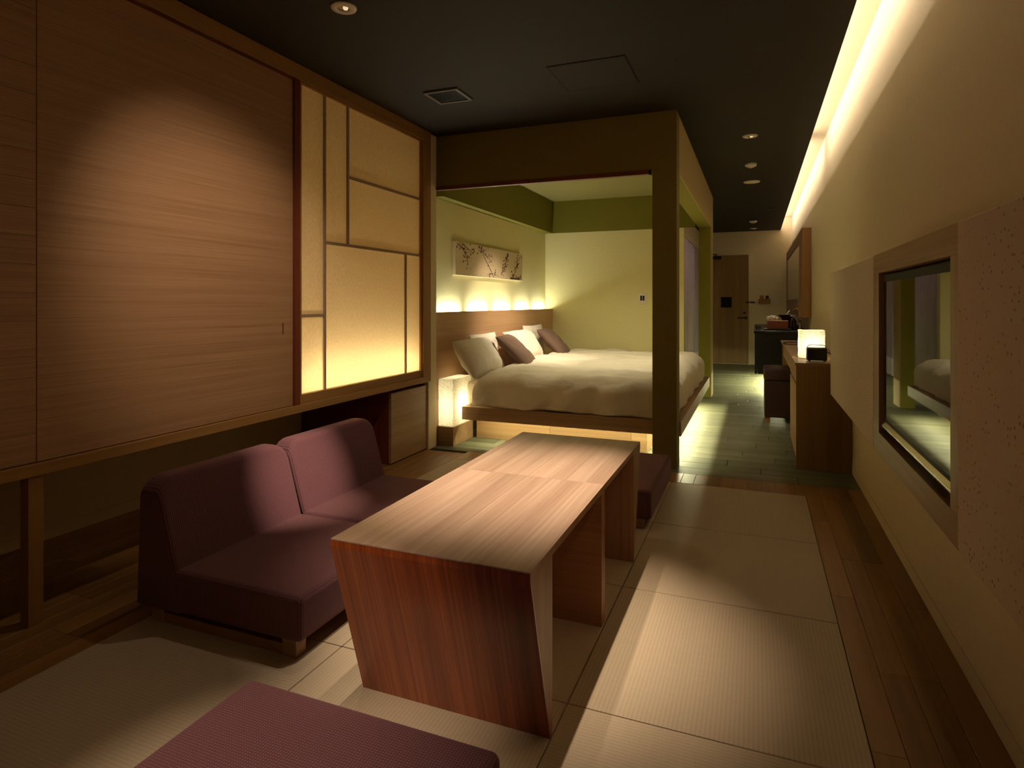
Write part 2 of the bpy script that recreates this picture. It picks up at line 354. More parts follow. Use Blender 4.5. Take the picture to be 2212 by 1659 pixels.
def prism_x(name, prof, x0, x1, mat, parent=None, bev=0.0):
    """profile in y,z extruded along x"""
    cy = sum(p[0] for p in prof)/len(prof); cz = sum(p[1] for p in prof)/len(prof); cx = (x0+x1)/2
    bm = bmesh.new()
    a = [bm.verts.new((x0-cx, y-cy, z-cz)) for y, z in prof]; b = [bm.verts.new((x1-cx, y-cy, z-cz)) for y, z in prof]
    bm.faces.new(a); bm.faces.new(b[::-1]); n = len(a)
    for i in range(n): bm.faces.new((a[i], b[i], b[(i+1) % n], a[(i+1) % n]))
    bmesh.ops.recalc_face_normals(bm, faces=bm.faces)
    if bev: bmesh.ops.bevel(bm, geom=list(bm.edges), offset=bev, segments=2, profile=0.5, affect='EDGES')
    return link(name, mesh_from(bm, name), (cx, cy, cz), mat, parent)
def tag(o, label, cat, group=None):
    o['label'] = label; o['category'] = cat
    if group: o['group'] = group
    return o
def thing(name, label, cat, loc, group=None):
    o = bpy.data.objects.new(name, None); C.objects.link(o); o.location = loc; WORLD[o.name] = Vector(loc); o.empty_display_size = 0.05
    return tag(o, label, cat, group)
def struct(o): o['kind'] = 'structure'; return o
def soften(o):
    for p in o.data.polygons: p.use_smooth = True
    return o

# ------------------------------------------------------------------ setting: floor, walls, ceiling
YB = -1.6                                    # wall behind the camera
floor = struct(box('floor', -3.3, 0.75, YB-0.1, 12.35, -0.10, -0.02, 'subfloor'))
# oak boards around the tatami
PW = 0.0817
mesh_cache = {}
def board(name, x0, x1, y0, y1, mat, gap=0.0012, bev=0.0012, z0=-0.02, z1=0.0):
    key = (mat, round(x1-x0, 3), round(y1-y0, 3))
    if key not in mesh_cache:
        me = mesh_from(box_mesh(x1-x0-gap, y1-y0-gap, z1-z0, bev, 1), name); me.materials.append(M[mat]); mesh_cache[key] = me
    return link(name, mesh_cache[key], ((x0+x1)/2, (y0+y1)/2, (z0+z1)/2), None, floor)
TX = [-2.07, -1.29, -0.505, 0.273]; TY = [-0.65, 0.13, 0.91, 1.69, 2.47, 3.25, 4.03]
random.seed(3)
def board_run(x0, x1, y0, y1, name='floor_board', mat='floor_oak'):
    n = max(1, round((x1-x0)/PW)); wdt = (x1-x0)/n
    for i in range(n):
        y = y0; first = True
        while y < y1-1e-4:
            L = random.choice([0.5, 0.7, 0.9]) if first else 0.9
            ye = min(y1, y+L)
            if y1-ye < 0.2: ye = y1
            board(name, x0+i*wdt, x0+(i+1)*wdt, y, ye, mat); y = ye; first = False
board_run(0.273, 0.60, 0.4, 4.26)
board_run(-3.2, -2.07, 0.9, 4.2)
board_run(-2.07, 0.273, 4.03, 4.26)
multi('floor_rest', [(-3.2, -2.07, YB, 0.9, -0.02, 0), (0.273, 0.6, YB, 0.4, -0.02, 0), (-2.07, 0.273, YB, -0.65, -0.02, 0)], 'floor_oak', floor)
# grey planks of corridor and bed alcove
y = 4.26; r = 0
while y < 12.2:
    ye = min(12.2, y+0.16); off = (r*0.37) % 0.9
    xl = -2.5 if y < 5.0 else (-1.0 if y < 7.4 else -1.1)
    x = 0.6
    while x > xl+1e-4:
        L = 0.9 if x < 0.6 else 0.35+off*0.6
        xe = max(xl, x-L)
        if xe-xl < 0.15: xe = xl
        board('floor_plank', xe, x, y, ye, 'stone_wood', gap=0.004); x = xe
    y = ye; r += 1
multi('floor_alcove', [(-2.5, -1.0, 5.06, 7.4, -0.02, -0.002), (-2.5, -1.1, 7.5, 12.2, -0.02, -0.002), (-3.2,-2.5,4.2,4.33,-0.02,-0.002)], 'stone_wood', floor)
# tatami
for i in range(3):
    for j in range(6):
        x0, x1, y0, y1 = TX[i], TX[i+1], TY[j], TY[j+1]
        me = mesh_from(box_mesh(x1-x0-0.003, y1-y0-0.003, 0.02, 0.003, 2), 'tatami_mat')
        o = link('tatami_mat', me, ((x0+x1)/2, (y0+y1)/2, -0.010), 'tatami_a' if (i+j) % 2 else 'tatami_b')
        row = ["two rows before the front seat", "one row before the front seat", "level with the front seat", "level with the red-ended table", "level with the second table", "next to the bed alcove"][j]
        side = ["by the raised closet", "in the middle column", "by the television wall"][i]
        tag(o, 'borderless straw tatami mat '+side+', '+row, 'tatami mat', 'borderless tatami mats')

# right wall, cove
struct(box('wall_right', 0.60, 0.70, YB, 12.3, -0.02, 2.75, 'wall_cream'))
struct(box('baseboard_right', 0.5965, 0.60, YB, 12.2, 0, 0.06, 'wall_cream', bev=0.002))
struct(box('ceiling', -3.3, 0.41, YB, 12.3, ZC, ZC+0.02, 'dark_ceiling'))
struct(multi('ceiling_cove', [(0.22, 0.70, YB, 12.3, 2.71, 2.75), (0.18, 0.22, YB, 12.3, ZC+0.02, 2.75)], 'wall_cream'))
struct(box('wall_left', -3.30, -3.20, YB, 4.33, -0.02, ZC, 'wall_cream'))
struct(box('baseboard_left', -3.20, -3.196, YB, 4.2, 0, 0.06, 'wall_cream', bev=0.002))
struct(box('wall_back', -3.3, 0.7, YB-0.1, YB, -0.02, 2.75, 'wall_cream'))
struct(box('wall_far', -2.6, 0.7, 12.2, 12.3, -0.02, 2.75, 'wall_cream'))
struct(box('wall_stub', -3.3, -2.385, 4.205, 4.33, -0.002, ZC, 'wall_cream'))
# alcove
struct(box('wall_alcove_left', -2.6, -2.5, 4.33, 12.2, -0.02, ZC, 'wall_alcove'))
struct(box('wall_alcove_back', -2.5, -0.79, 7.40, 7.5, -0.02, ZC, 'wall_alcove'))
struct(box('ceiling_alcove', -2.5, -0.66, 4.48, 7.40, 2.43, ZC, 'alcove_ceiling'))
struct(box('trim_1', -2.5, -2.40, 4.48, 7.40, 2.03, 2.43, 'beam_paint'))
struct(box('trim_2', -2.40, -0.66, 7.385, 7.40, 2.03, 2.43, 'beam_paint'))
# dark framed opening around the bed: front beam + post, corridor beam + far post
struct(box('wall_frame', -2.5, -0.675, 4.33, 4.48, 2.075, ZC, 'partition_paint'))
struct(box('wall_post', -0.675, -0.51, 4.33, 4.49, -0.002, ZC, 'partition_paint'))
struct(multi('wall_frame_side', [(-0.66, -0.52, 4.49, 7.80, 2.07, ZC), (-0.655, -0.52, 7.80, 8.12, -0.002, ZC)], 'olive_paint'))
struct(multi('wall_frame_face', [(-0.52, -0.51, 4.49, 7.80, 2.07, ZC), (-0.52, -0.51, 7.80, 8.12, -0.002, ZC)], 'partition_cove_lit'))  # thin corridor-side facing that carries the painted-in cove light
struct(box('trim_3', -2.385, -0.70, 4.322, 4.36, 2.05, 2.078, 'red_cedar_x', bev=0.002))
struct(box('trim_4', -0.70, -0.682, 4.322, 4.36, 2.045, 2.08, 'black_metal', bev=0.002))
# bathroom partition behind the alcove
struct(multi('wall_bathroom', [(-1.1, -1.0, 11.65, 12.2, -0.002, ZC), (-1.1, -1.0, 7.5, 11.65, 2.15, ZC)], 'wall_cream'))
win = thing('window_1', 'floor-length glass bathroom partition with pale curtain behind bed alcove', 'window', (-1.0, 9.0, 0)); win['kind'] = 'structure'
for k in range(4):
    box('pane', -1.035, -1.027, 7.525+k*1.03, 8.535+k*1.03, 0.03, 2.12, 'clear_glass', win)
multi('window_frame', [(-1.05, -1.012, 7.5, 11.65, 0, 0.03), (-1.05, -1.012, 7.5, 11.65, 2.12, 2.15)]+[(-1.05, -1.012, 7.505+k*1.03, 7.525+k*1.03, 0.03, 2.12) for k in range(5)], 'chrome', win)
# curtain with folds (inside the bathroom)
bm = bmesh.new(); n = 160; rows = []
for i in range(n+1):
    yy = 7.6+4.0*i/n; xx = 0.022*math.sin(i*0.62)+0.008*math.sin(i*1.7)
    rows.append((bm.verts.new((xx, yy-9.6, -1.02)), bm.verts.new((xx*0.8, yy-9.6, 1.02))))
for a, b2 in zip(rows, rows[1:]): bm.faces.new((a[0], b2[0], b2[1], a[1]))
o = link('curtain', mesh_from(bm, 'curtain'), (-0.965, 9.6, 1.07), 'curtain', None, True)
md = o.modifiers.new('thick', 'SOLIDIFY'); md.thickness = 0.003
tag(o, 'pale lavender grey curtain hanging along the bathroom glass beyond the bed', 'curtain')

# ------------------------------------------------------------------ raised cabinet on the left (sliding doors + paper screen)
XF = -2.37
cab = thing('raised_closet', 'raised oak closet with sliding doors, frame standing on slim posts at left wall', 'closet', (-2.5, 2.5, 0.0))
box('bottom_rail', -2.44, -2.362, -0.6, 4.203, 0.537, 0.58, 'rail_wood', cab, bev=0.002)
box('top_rail', -2.44, -2.362, -0.6, 4.203, 2.395, 2.478, 'rail_wood', cab, bev=0.002)
box('side_stile', -2.44, -2.362, 4.09, 4.203, 0.58, 2.395, 'rail_wood_z', cab, bev=0.002)
box('floor_panel', -3.195, -2.44, -0.6, 4.203, 0.54, 0.578, 'oak_y', cab)
box('back_panel', -3.197, -3.17, -0.6, 4.203, 0.58, 2.478, 'wall_cream', cab)
box('divider_panel', -3.17, -2.45, 2.66, 2.68, 0.58, 2.478, 'wall_cream', cab)
box('post', -2.432, -2.385, 1.37, 1.42, 0, 0.537, 'rail_wood_z', cab, bev=0.002)
box('post', -2.432, -2.385, -0.55, -0.50, 0, 0.537, 'rail_wood_z', cab, bev=0.002)
# sliding door of fine horizontal veneer
sd = thing('sliding_door', 'large oak veneer sliding door with dark red edge beside paper screen', 'sliding door', (XF-0.02, 2.05, 0.58))
box('door_panel', XF-0.035, XF-0.010, 1.395, 2.69, 0.583, 2.392, 'panel_oak', sd, bev=0.001)
box('edge_strip', XF-0.040, XF+0.004, 2.69, 2.735, 0.581, 2.393, 'red_cedar', sd, bev=0.002)
box('top_edge', XF-0.03, XF-0.004, 1.395, 2.69, 2.380, 2.392, 'red_cedar_x', sd)
box('finger_pull', XF-0.0105, XF-0.008, 2.61, 2.617, 0.98, 1.04, 'red_cedar', sd)
# boarded panel further left
bp = thing('boarded_door', 'sliding door of narrow horizontal oak boards next to the plain veneer door', 'sliding door', (XF-0.02, 0.4, 0.58))
k = 0; z = 0.583
while z < 2.39:
    ze = min(2.392, z+0.1005)
    box('board', XF-0.040, XF-0.012, -0.6, 1.3935, z+0.0004, ze-0.0004, 'panel_oak', bp, bev=0.0007, seg=1); z = ze
# paper screen
sh = thing('shoji_screen', 'backlit paper shoji screen with asymmetric slim muntins in the raised closet', 'shoji screen', (XF, 3.42, 0.58))
YA, YZ = 2.752, 4.082
multi('frame', [(XF-0.05, XF-0.006, 2.737, 2.756, 0.581, 2.393), (XF-0.05, XF-0.006, 4.078, 4.089, 0.581, 2.393), (XF-0.05, XF-0.006, 2.756, 4.078, 0.581, 0.632), (XF-0.05, XF-0.006, 2.756, 4.078, 2.384, 2.393)], 'rail_wood', sh)
MW = 0.017
mun = [(2.967, 0.632, 2.384, 'v'), (3.19, 1.515, 2.384, 'v'), (3.872, 0.632, 1.505, 'v')]
for yy, z0, z1, _ in mun: box('muntin', XF-0.03, XF-0.012, yy-MW/2, yy+MW/2, z0, z1, 'muntin', sh, bev=0.001)
for z_, y0, y1 in [(1.94, 3.197, 4.078), (1.51, 2.974, 4.078), (1.075, 2.756, 2.960)]: box('muntin', XF-0.03, XF-0.012, y0, y1, z_-MW/2, z_+MW/2, 'muntin', sh, bev=0.001)
for y0, y1, z0, z1 in [(2.756, 2.960, 1.082, 2.384), (2.756, 2.960, 0.632, 1.068), (2.974, 3.183, 1.517, 2.384), (3.197, 4.078, 1.947, 2.384), (3.197, 4.078, 1.517, 1.933), (2.974, 3.865, 0.632, 1.503), (3.879, 4.078, 0.632, 1.503)]:
    box('paper_pane', XF-0.0235, XF-0.0225, y0, y1, z0, z1, 'washi', sh)
# low cabinet beneath
lc = thing('low_cabinet', 'low oak cabinet under the closet next to the white wall end', 'cabinet', (-2.8, 3.95, 0))
box('body', -3.195, -2.42, 3.705, 4.203, 0.0, 0.51, 'red_cedar', lc)
box('door', -2.42, -2.398, 3.70, 4.203, 0.012, 0.505, 'oak_y', lc, bev=0.001)

# ------------------------------------------------------------------ two tables pushed together
def table(name, label, y0, y1, wedge_first):
    t = thing(name, label, 'table', (-0.8, (y0+y1)/2, 0))
    X0, X1, H, T = -1.092, -0.505, 0.50, 0.022
    tt = box('tabletop', X0, X1, y0, y1, H-T, H-0.004, 'table_leg', t)
    n = 4; wd = (X1-X0)/n
    for i in range(n):
        box('veneer_strip', X0+i*wd+0.0002, X0+(i+1)*wd-0.0002, y0+0.0005-(0.006 if wedge_first else 0), y1-0.0005, H-0.004, H, 'table_top', tt, bev=0.0004, seg=1)
    if wedge_first:
        prism_x('wedge_leg', [(y0, H-T), (y0+0.165, H-T), (y0+0.165, 0), (y0+0.152, 0)], X0, X1, 'table_leg', t)
        prism_x('end_face', [(y0-0.006, H-0.0045), (y0-0.006, H-T), (y0+0.146, 0.0), (y0+0.1515, 0.0), (y0-0.0005, H-T), (y0-0.0005, H-0.0045)], X0, X1, 'table_end', t)
        box('panel_leg', X0+0.004, X1-0.004, y1-0.024, y1-0.002, 0, H-T, 'table_leg_y', t, bev=0.001)
    else:
        prism_x('wedge_leg', [(y1, H-T), (y1-0.165, H-T), (y1-0.165, 0), (y1-0.152, 0)], X0, X1, 'table_leg', t)
        box('panel_leg', X0+0.004, X1-0.004, y0+0.002, y0+0.024, 0, H-T, 'table_leg_y', t, bev=0.001)
table('low_table', 'low wooden table with reddish slanted end panel, nearer the square purple floor cushion in front', 1.388, 2.155, True)
table('low_table', 'low wooden table with plain grain, its slanted end towards the bed alcove post', 2.1552, 2.88, False)

# ------------------------------------------------------------------ sofas and floor seats
def rounded_back(name, y0, y1, parent):
    """backrest: rounded upper corners, sloping front"""
    zt, zb, R = 0.515, 0.06, 0.075
    pts = [(y0, zb)]
    for k in range(7): a = PI-PI/2*k/6; pts.append((y0+R+R*math.cos(a), zt-R+R*math.sin(a)))
    for k in range(7): a = PI/2-PI/2*k/6; pts.append((y1-R+R*math.cos(a), zt-R+R*math.sin(a)))
    pts.append((y1, zb))
    xf = lambda z: -1.855-(z-0.06)*0.30
    cx, cy, cz = -2.0, (y0+y1)/2, 0.28
    bm = bmesh.new()
    a = [bm.verts.new((-2.105-cx+0.02*(z/0.5), y_-cy, z-cz)) for y_, z in pts]; b = [bm.verts.new((xf(z)-cx, y_-cy, z-cz)) for y_, z in pts]
    bm.faces.new(a); bm.faces.new(b[::-1]); n = len(a)
    for i in range(n): bm.faces.new((a[i], b[i], b[(i+1) % n], a[(i+1) % n]))
    bmesh.ops.recalc_face_normals(bm, faces=bm.faces)
    ed = [e for e in bm.edges if len({f for f in e.link_faces}) == 2 and (any(len(f.verts) > 4 for f in e.link_faces))]
    bmesh.ops.bevel(bm, geom=ed, offset=0.022, segments=4, profile=0.5, affect='EDGES')
    o = soften(link(name, mesh_from(bm, name), (cx, cy, cz), 'plum_rib', parent)); o.modifiers.new('normals', 'WEIGHTED_NORMAL'); return o
def pad(name, x0, x1, y0, y1, z0, z1, parent, mat='plum_fabric', bev=0.022, crown=0.012):
    o = box(name, x0, x1, y0, y1, z0, z1, mat, parent, bev=bev, seg=5, smooth=True)
    o.modifiers.new('normals', 'WEIGHTED_NORMAL').keep_sharp = False
    return o
def base(parent, x0, x1, y0, y1, front='x'):
    for yy in (y0+0.015, y1-0.055): box('runner', x0, x1, yy, yy+0.04, 0.0, 0.035, 'rail_wood', parent, bev=0.002)
    for xx in (x0, x1-0.055):
        for yy in (y0+0.012, y1-0.06): box('foot', xx, xx+0.058, yy, yy+0.048, 0.002, 0.058, 'oak_x', parent, bev=0.002)
def sofa(label, y0, y1):
    t = thing('floor_sofa', label, 'sofa', (-1.75, (y0+y1)/2, 0))
    rounded_back('backrest', y0+0.002, y1-0.002, t)
    pad('seat', -1.95, -1.352, y0+0.004, y1-0.004, 0.055, 0.205, t, crown=0.008)
    base(t, -2.04, -1.385, y0+0.01, y1-0.01)
sofa('legless plum sofa seat, its side open to the plain tatami and the closet post', 1.555, 2.212)
sofa('legless plum sofa seat, second of the pair, towards the low oak cabinet', 2.214, 2.88)
def stool_pad(label, x0, x1, y0, y1):
    t = thing('floor_cushion', label, 'floor seat', ((x0+x1)/2, (y0+y1)/2, 0))
    pad('cushion', x0, x1, y0, y1, 0.055, 0.205, t, crown=0.006)
    base(t, x0+0.05, x1-0.05, y0+0.03, y1-0.03)
stool_pad('square plum floor seat at the reddish slanted end of the tables', -1.19, -0.498, 0.44, 1.195)
stool_pad('square dark plum floor seat between the tables and the bed alcove post', -1.19, -0.49, 3.10, 3.90)

# ------------------------------------------------------------------ bed
bed = thing('platform_bed', 'wide white bed on a floating oak platform in the green alcove', 'bed', (-1.4, 5.9, 0))
PX0, PX1, PY0, PY1 = -2.24, -0.50, 4.50, 7.36
box('platform', PX0, PX1-0.025, PY0+0.025, PY1, 0.27, 0.30, 'oak_x', bed)
box('fascia', PX0, PX1, PY0, PY0+0.025, 0.195, 0.30, 'oak_x', bed, bev=0.001)
box('fascia', PX1-0.025, PX1, PY0+0.025, PY1, 0.195, 0.30, 'oak_y', bed, bev=0.001)
for k in range(2): box('plinth', -2.22+k*0.66, -1.562+k*0.66, 4.74, 7.30, 0.0, 0.27, 'oak_x', bed)
box('plinth', -0.90, -0.78, 4.74, 7.30, 0.0, 0.27, 'oak_x', bed)
soften(multi('mattress', [(-2.25, -0.62, 4.60, 7.34, 0.30, 0.50), (-2.395, -2.25, 4.79, 7.34, 0.30, 0.50)], 'bed_linen', bed, bev=0.03))
# duvet
def duvet():
    x0, x1, y0, y1, zt, zb, R = -2.15, -0.55, 4.52, 7.365, 0.575, 0.303, 0.15
    nx, ny = 130, 170
    cx, cy, cz = -1.3, 5.9, 0.3
    bm = bmesh.new(); g = []
    # cross-section parameter: skirt, round, flat, round, skirt
    def prof(t, a, b, skirt_a, skirt_b):
        La = skirt_a; arc = PI/2*R; flat = (b-a)-2*R; Lb = skirt_b
        tot = La+arc+flat+arc+Lb; s = t*tot
        if s < La: return a, -(R+(La-s))
        s -= La
        if s < arc: th = s/R; return a+R-R*math.cos(th), -(R-R*math.sin(th))
        s -= arc
        if s < flat: return a+R+s, 0
        s -= flat
        if s < arc: th = s/R; return b-R+R*math.sin(th), -(R-R*math.cos(th))
        s -= arc
        return b, -(R+s)
    for i in range(nx+1):
        row = []
        for j in range(ny+1):
            px, dz1 = prof(i/nx, x0, x1, 0.0, zt-zb-R); py, dz2 = prof(j/ny, y0, y1, zt-zb-R, 0.02)
            z = zt+min(dz1, dz2)
            if dz1 < -R and dz2 < -R: z = zt+min(dz1, dz2)
            # corner pull-in so that the corner is round
            ex = max(0, px-(x1-R)); ey = max(0, (y0+R)-py)
            if ex > 0 and ey > 0:
                l = math.hypot(ex, ey)
                if l > R: px = x1-R+ex/l*R; py = y0+R-ey/l*R
            p = Vector((px, py, z))
            f = noise.noise(Vector((px*2.1, py*3.2, z*2)))*0.020+noise.noise(Vector((px*3+py*1.5+5, py*9-px*2, z*4)))*0.018+noise.noise(Vector((px*11, py*15+4, z*9)))*0.008
            side = max(0, min(1, -max(min(dz1, dz2), -0.2)/0.2))
            # falling folds along the near side
            fold = side*(0.012*math.sin(px*17+2*noise.noise(Vector((px*3, 1, 0))))+0.034*noise.noise(Vector((px*6-z*8, z*6, 3))))
            top = 1-side
            p.z += f*(0.45+0.9*top)
            if dz2 < -0.02 and py < 5: p.y -= fold+f*side*0.8; 
            if dz1 < -0.02 and px > -1.0: p.x += 0.5*side*0.02*math.sin(py*11)
            # puff near the middle, sag near the edge hem
            p.z += 0.035*top*math.sin(PI*min(1, max(0, (py-y0)/(y1-y0))))
            if z < zb+0.03: p.z += 0.012*noise.noise(Vector((px*5, py*5, 9)))
            p.z = max(p.z, zb-0.0)+0.0
            row.append(bm.verts.new((p.x-cx, p.y-cy, p.z-cz)))
        g.append(row)
    for i in range(nx):
        for j in range(ny): bm.faces.new((g[i][j], g[i+1][j], g[i+1][j+1], g[i][j+1]))
    o = link('duvet', mesh_from(bm, 'duvet'), (cx, cy, cz), 'bed_linen', None, True)
    md = o.modifiers.new('thick', 'SOLIDIFY'); md.thickness = 0.01; md.offset = -1
    return tag(o, 'wide puffy cream white duvet spread over the platform bed', 'duvet')
duvet()
# headboard
hb = thing('headboard', 'long low oak headboard panel with hidden uplight along the alcove wall', 'headboard', (-2.42, 5.85, 0))
box('front_panel', -2.425, -2.40, 4.335, 7.398, 0.0, 1.073, 'headboard_wood', hb, bev=0.001)
box('inner_shelf', -2.499, -2.425, 4.335, 7.395, 1.02, 1.045, 'headboard_wood', hb)
# pillows
def pillow(label, cat, loc, w_, h_, t_, tilt, yaw, mat, group, seed):
    n = 26; bm = bmesh.new(); top = []; bot = []
    for s, store in ((1, top), (-1, bot)):
        for i in range(n+1):
            row = []
            for j in range(n+1):
                u = -1+2*i/n; v = -1+2*j/n
                e = (max(0, 1-abs(u)**2.4)*max(0, 1-abs(v)**2.4))**0.48
                pin = 1-0.07*(1-(abs(u*v))**1.2)*((abs(u)**4+abs(v)**4)/1.4)
                wr = noise.noise(Vector((u*2.2+seed, v*2.4, s*1.0)))*0.016+noise.noise(Vector((u*5+seed, v*3, s)))*0.010
                row.append(bm.verts.new((v*h_/2*pin, u*w_/2*pin, s*(t_/2*e+wr*e))))
            store.append(row)
    for g, fl in ((top, 0), (bot, 1)):
        for i in range(n):
            for j in range(n):
                f = (g[i][j], g[i+1][j], g[i+1][j+1], g[i][j+1]); bm.faces.new(f[::-1] if fl else f)
    bmesh.ops.remove_doubles(bm, verts=bm.verts, dist=1e-5)
    o = link('pillow' if cat == 'pillow' else 'cushion', mesh_from(bm, 'pillow'), loc, mat, None, True)
    o.rotation_euler = (0, math.radians(tilt), math.radians(yaw))
    return tag(o, label, cat, group)
G1 = 'pillows on the bed'
pillow('white bed pillow beside the glowing bedside lantern, in front of its pair', 'pillow', (-2.225, 4.82, 0.685), 0.72, 0.36, 0.20, 56, 2, 'pillow_linen', G1, 1)
pillow('white bed pillow leaning on headboard, half hidden behind the pillow at the lantern', 'pillow', (-2.335, 5.16, 0.70), 0.60, 0.34, 0.10, 82, 0, 'pillow_linen', G1, 2)
pillow('white bed pillow between the two brown cushions', 'pillow', (-2.215, 5.88, 0.705), 0.72, 0.38, 0.20, 56, 2, 'pillow_linen', G1, 3)
pillow('white bed pillow leaning on headboard behind the brown cushion by the back wall', 'pillow', (-2.325, 6.50, 0.715), 0.62, 0.38, 0.10, 82, 0, 'pillow_linen', G1, 4)
pillow('brown cushion resting on the white pillow nearest the lantern', 'cushion', (-2.06, 5.28, 0.705), 0.47, 0.42, 0.13, 42, 10, 'brown_linen', 'brown cushions on the bed', 5)
pillow('brown cushion at the back wall end of the headboard', 'cushion', (-2.10, 6.53, 0.71), 0.47, 0.42, 0.13, 44, 6, 'brown_linen', 'brown cushions on the bed', 6)

# ------------------------------------------------------------------ bedside lantern
def lantern(name, label, x0, x1, y0, y1, z0, z1, mat, power):
    t = thing(name, label, 'lamp', ((x0+x1)/2, (y0+y1)/2, z0))
    bm = box_mesh(x1-x0, y1-y0, z1-z0-0.006, 0); bmesh.ops.subdivide_edges(bm, edges=list(bm.edges), cuts=14, use_grid_fill=True)
    for v in bm.verts: v.co += Vector((noise.noise(v.co*26), noise.noise(v.co*26+Vector((9, 1, 2))), noise.noise(v.co*26+Vector((3, 7, 5))*0.6)))*0.0028
    link('shade', mesh_from(bm, 'shade'), ((x0+x1)/2, (y0+y1)/2, (z0+z1)/2+0.003), mat, t)
    l = bpy.data.lights.new('lantern_bulb', 'POINT'); l.energy = power; l.color = (1.0, 0.93, 0.72); l.shadow_soft_size = 0.05
    lo = bpy.data.objects.new('lantern_bulb', l); C.objects.link(lo); lo.location = ((x0+x1)/2, (y0+y1)/2, z0+(z1-z0)*0.45)
    box('foot_plate', x0+0.006, x1-0.006, y0+0.006, y1-0.006, z0, z0+0.006, 'white_metal', t)
    return t
pb = tag(box('bedside_plinth', -2.395, -2.255, 4.375, 4.742, 0.0, 0.148, 'oak_x', bev=0.001), 'small oak plinth under the bedside lantern', 'plinth')
lantern('paper_lantern', 'tall glowing crinkled paper lantern on a wooden plinth by the bed', -2.394, -2.262, 4.385, 4.72, 0.148, 0.532, 'lantern_bed', 3.3)

# ------------------------------------------------------------------ painting over the headboard
pt = thing('wall_art', 'wide canvas print of flowering branches over the headboard', 'painting', (-2.485, 5.65, 1.395))
box('canvas', -2.499, -2.468, 4.83, 6.49, 1.397, 1.70, 'canvas', pt, bev=0.002)
random.seed(11)
bm = bmesh.new()
def quad(pa, pb_, w0, w1):
    d = (Vector(pb_)-Vector(pa)); n_ = Vector((-d.y, d.x)).normalized() if d.length > 0 else Vector((0, 1))
    c = [Vector(pa)+n_*w0, Vector(pb_)+n_*w1, Vector(pb_)-n_*w1, Vector(pa)-n_*w0]
    c = [Vector((max(-0.822, min(0.822, q.x)), max(-0.146, min(0.146, q.y)))) for q in c]
    try: bm.faces.new([bm.verts.new((0, q.x, q.y)) for q in c])
    except Exception: pass
def petal(p, s):
    k = random.randint(4, 6); a0 = random.random()*6
    vs = []
    for i in range(8):
        a = a0+2*PI*i/8; r_ = s*(0.6+0.5*random.random()); vs.append(bm.verts.new((0, max(-0.822, min(0.822, p[0]+r_*math.cos(a)*1.1)), max(-0.146, min(0.146, p[1]+r_*math.sin(a))))))
    bm.faces.new(vs)
def branch(pts, w0, w1, dens, spread):
    for i in range(len(pts)-1):
        t0 = i/(len(pts)-1); t1 = (i+1)/(len(pts)-1)
        quad(pts[i], pts[i+1], w0+(w1-w0)*t0, w0+(w1-w0)*t1)
        for k_ in range(int(dens*1.6)):
            f = random.random(); p = Vector(pts[i])*(1-f)+Vector(pts[i+1])*f+Vector((random.gauss(0, spread), random.gauss(0, spread*0.7)))
            petal(p, random.choice([0.004, 0.006, 0.008, 0.012]))
# y-local from -0.83 (near the lantern) to +0.83, z-local +-0.15
branch([(-0.30, 0.146), (-0.22, 0.05), (-0.10, -0.04), (0.02, -0.146)], 0.004, 0.006, 1, 0.05)
branch([(-0.80, 0.13), (-0.68, 0.09), (-0.60, 0.02), (-0.58, -0.05)], 0.004, 0.003, 14, 0.035)
branch([(-0.70, 0.146), (-0.55, 0.09), (-0.45, 0.06)], 0.005, 0.002, 9, 0.03)
branch([(-0.36, 0.14), (-0.25, 0.10), (-0.12, 0.05), (-0.02, 0.0)], 0.003, 0.002, 12, 0.04)
branch([(0.22, -0.10), (0.30, -0.02), (0.36, 0.06), (0.40, 0.12)], 0.003, 0.004, 16, 0.03)
branch([(0.55, -0.14), (0.62, -0.04), (0.66, 0.05), (0.76, 0.12)], 0.004, 0.003, 17, 0.05)
branch([(0.50, -0.13), (0.66, -0.135), (0.80, -0.11)], 0.006, 0.004, 10, 0.02)
branch([(-0.12, -0.12), (0.02, -0.10), (0.14, -0.13)], 0.002, 0.002, 7, 0.03)
me = mesh_from(bm, 'print'); link('blossom_print', me, (-2.4672, 5.66, 1.5485), 'ink', pt)['kind'] = 'stuff'

# thermostat on alcove back wall
th_ = thing('wall_switch', 'small white control plate with dark display on the alcove back wall', 'switch', (-1.27, 7.395, 1.20))
box('plate', -1.318, -1.222, 7.388, 7.3995, 1.14, 1.262, 'white_metal', th_, bev=0.002)
for k in range(2): box('button', -1.295+k*0.028, -1.273+k*0.028, 7.384, 7.388, 1.175, 1.235, 'black_plastic', th_)

# ------------------------------------------------------------------ television wall
FX = 0.46
tvf = thing('media_frame', 'brown wooden surround framing the recessed television', 'frame', (0.53, 2.38, 0.541))
Y0, Y1, Z0, Z1 = 1.797, 2.965, 0.541, 1.349; HY0, HY1, HZ0, HZ1 = 1.868, 2.852, 0.624, 1.270
box('bottom_rail', FX, 0.598, Y0, Y1, Z0, HZ0, 'oak_y', tvf, bev=0.001)
box('top_rail', FX, 0.598, Y0, Y1, HZ1, Z1, 'oak_y', tvf, bev=0.001)
box('stile', FX, 0.598, Y0, HY0, HZ0, HZ1, 'oak_z', tvf, bev=0.001)
box('stile', FX, 0.598, HY1, Y1, HZ0, HZ1, 'oak_z', tvf, bev=0.001)
box('backing', 0.585, 0.598, HY0, HY1, HZ0, HZ1, 'black_metal', tvf)
tv = thing('television', 'glossy black flat television recessed in the brown wooden surround', 'television', (0.53, 2.36, 0.625))
box('housing', 0.4765, 0.54, 1.872, 2.848, 0.668, 1.264, 'bezel_black', tv, bev=0.006)
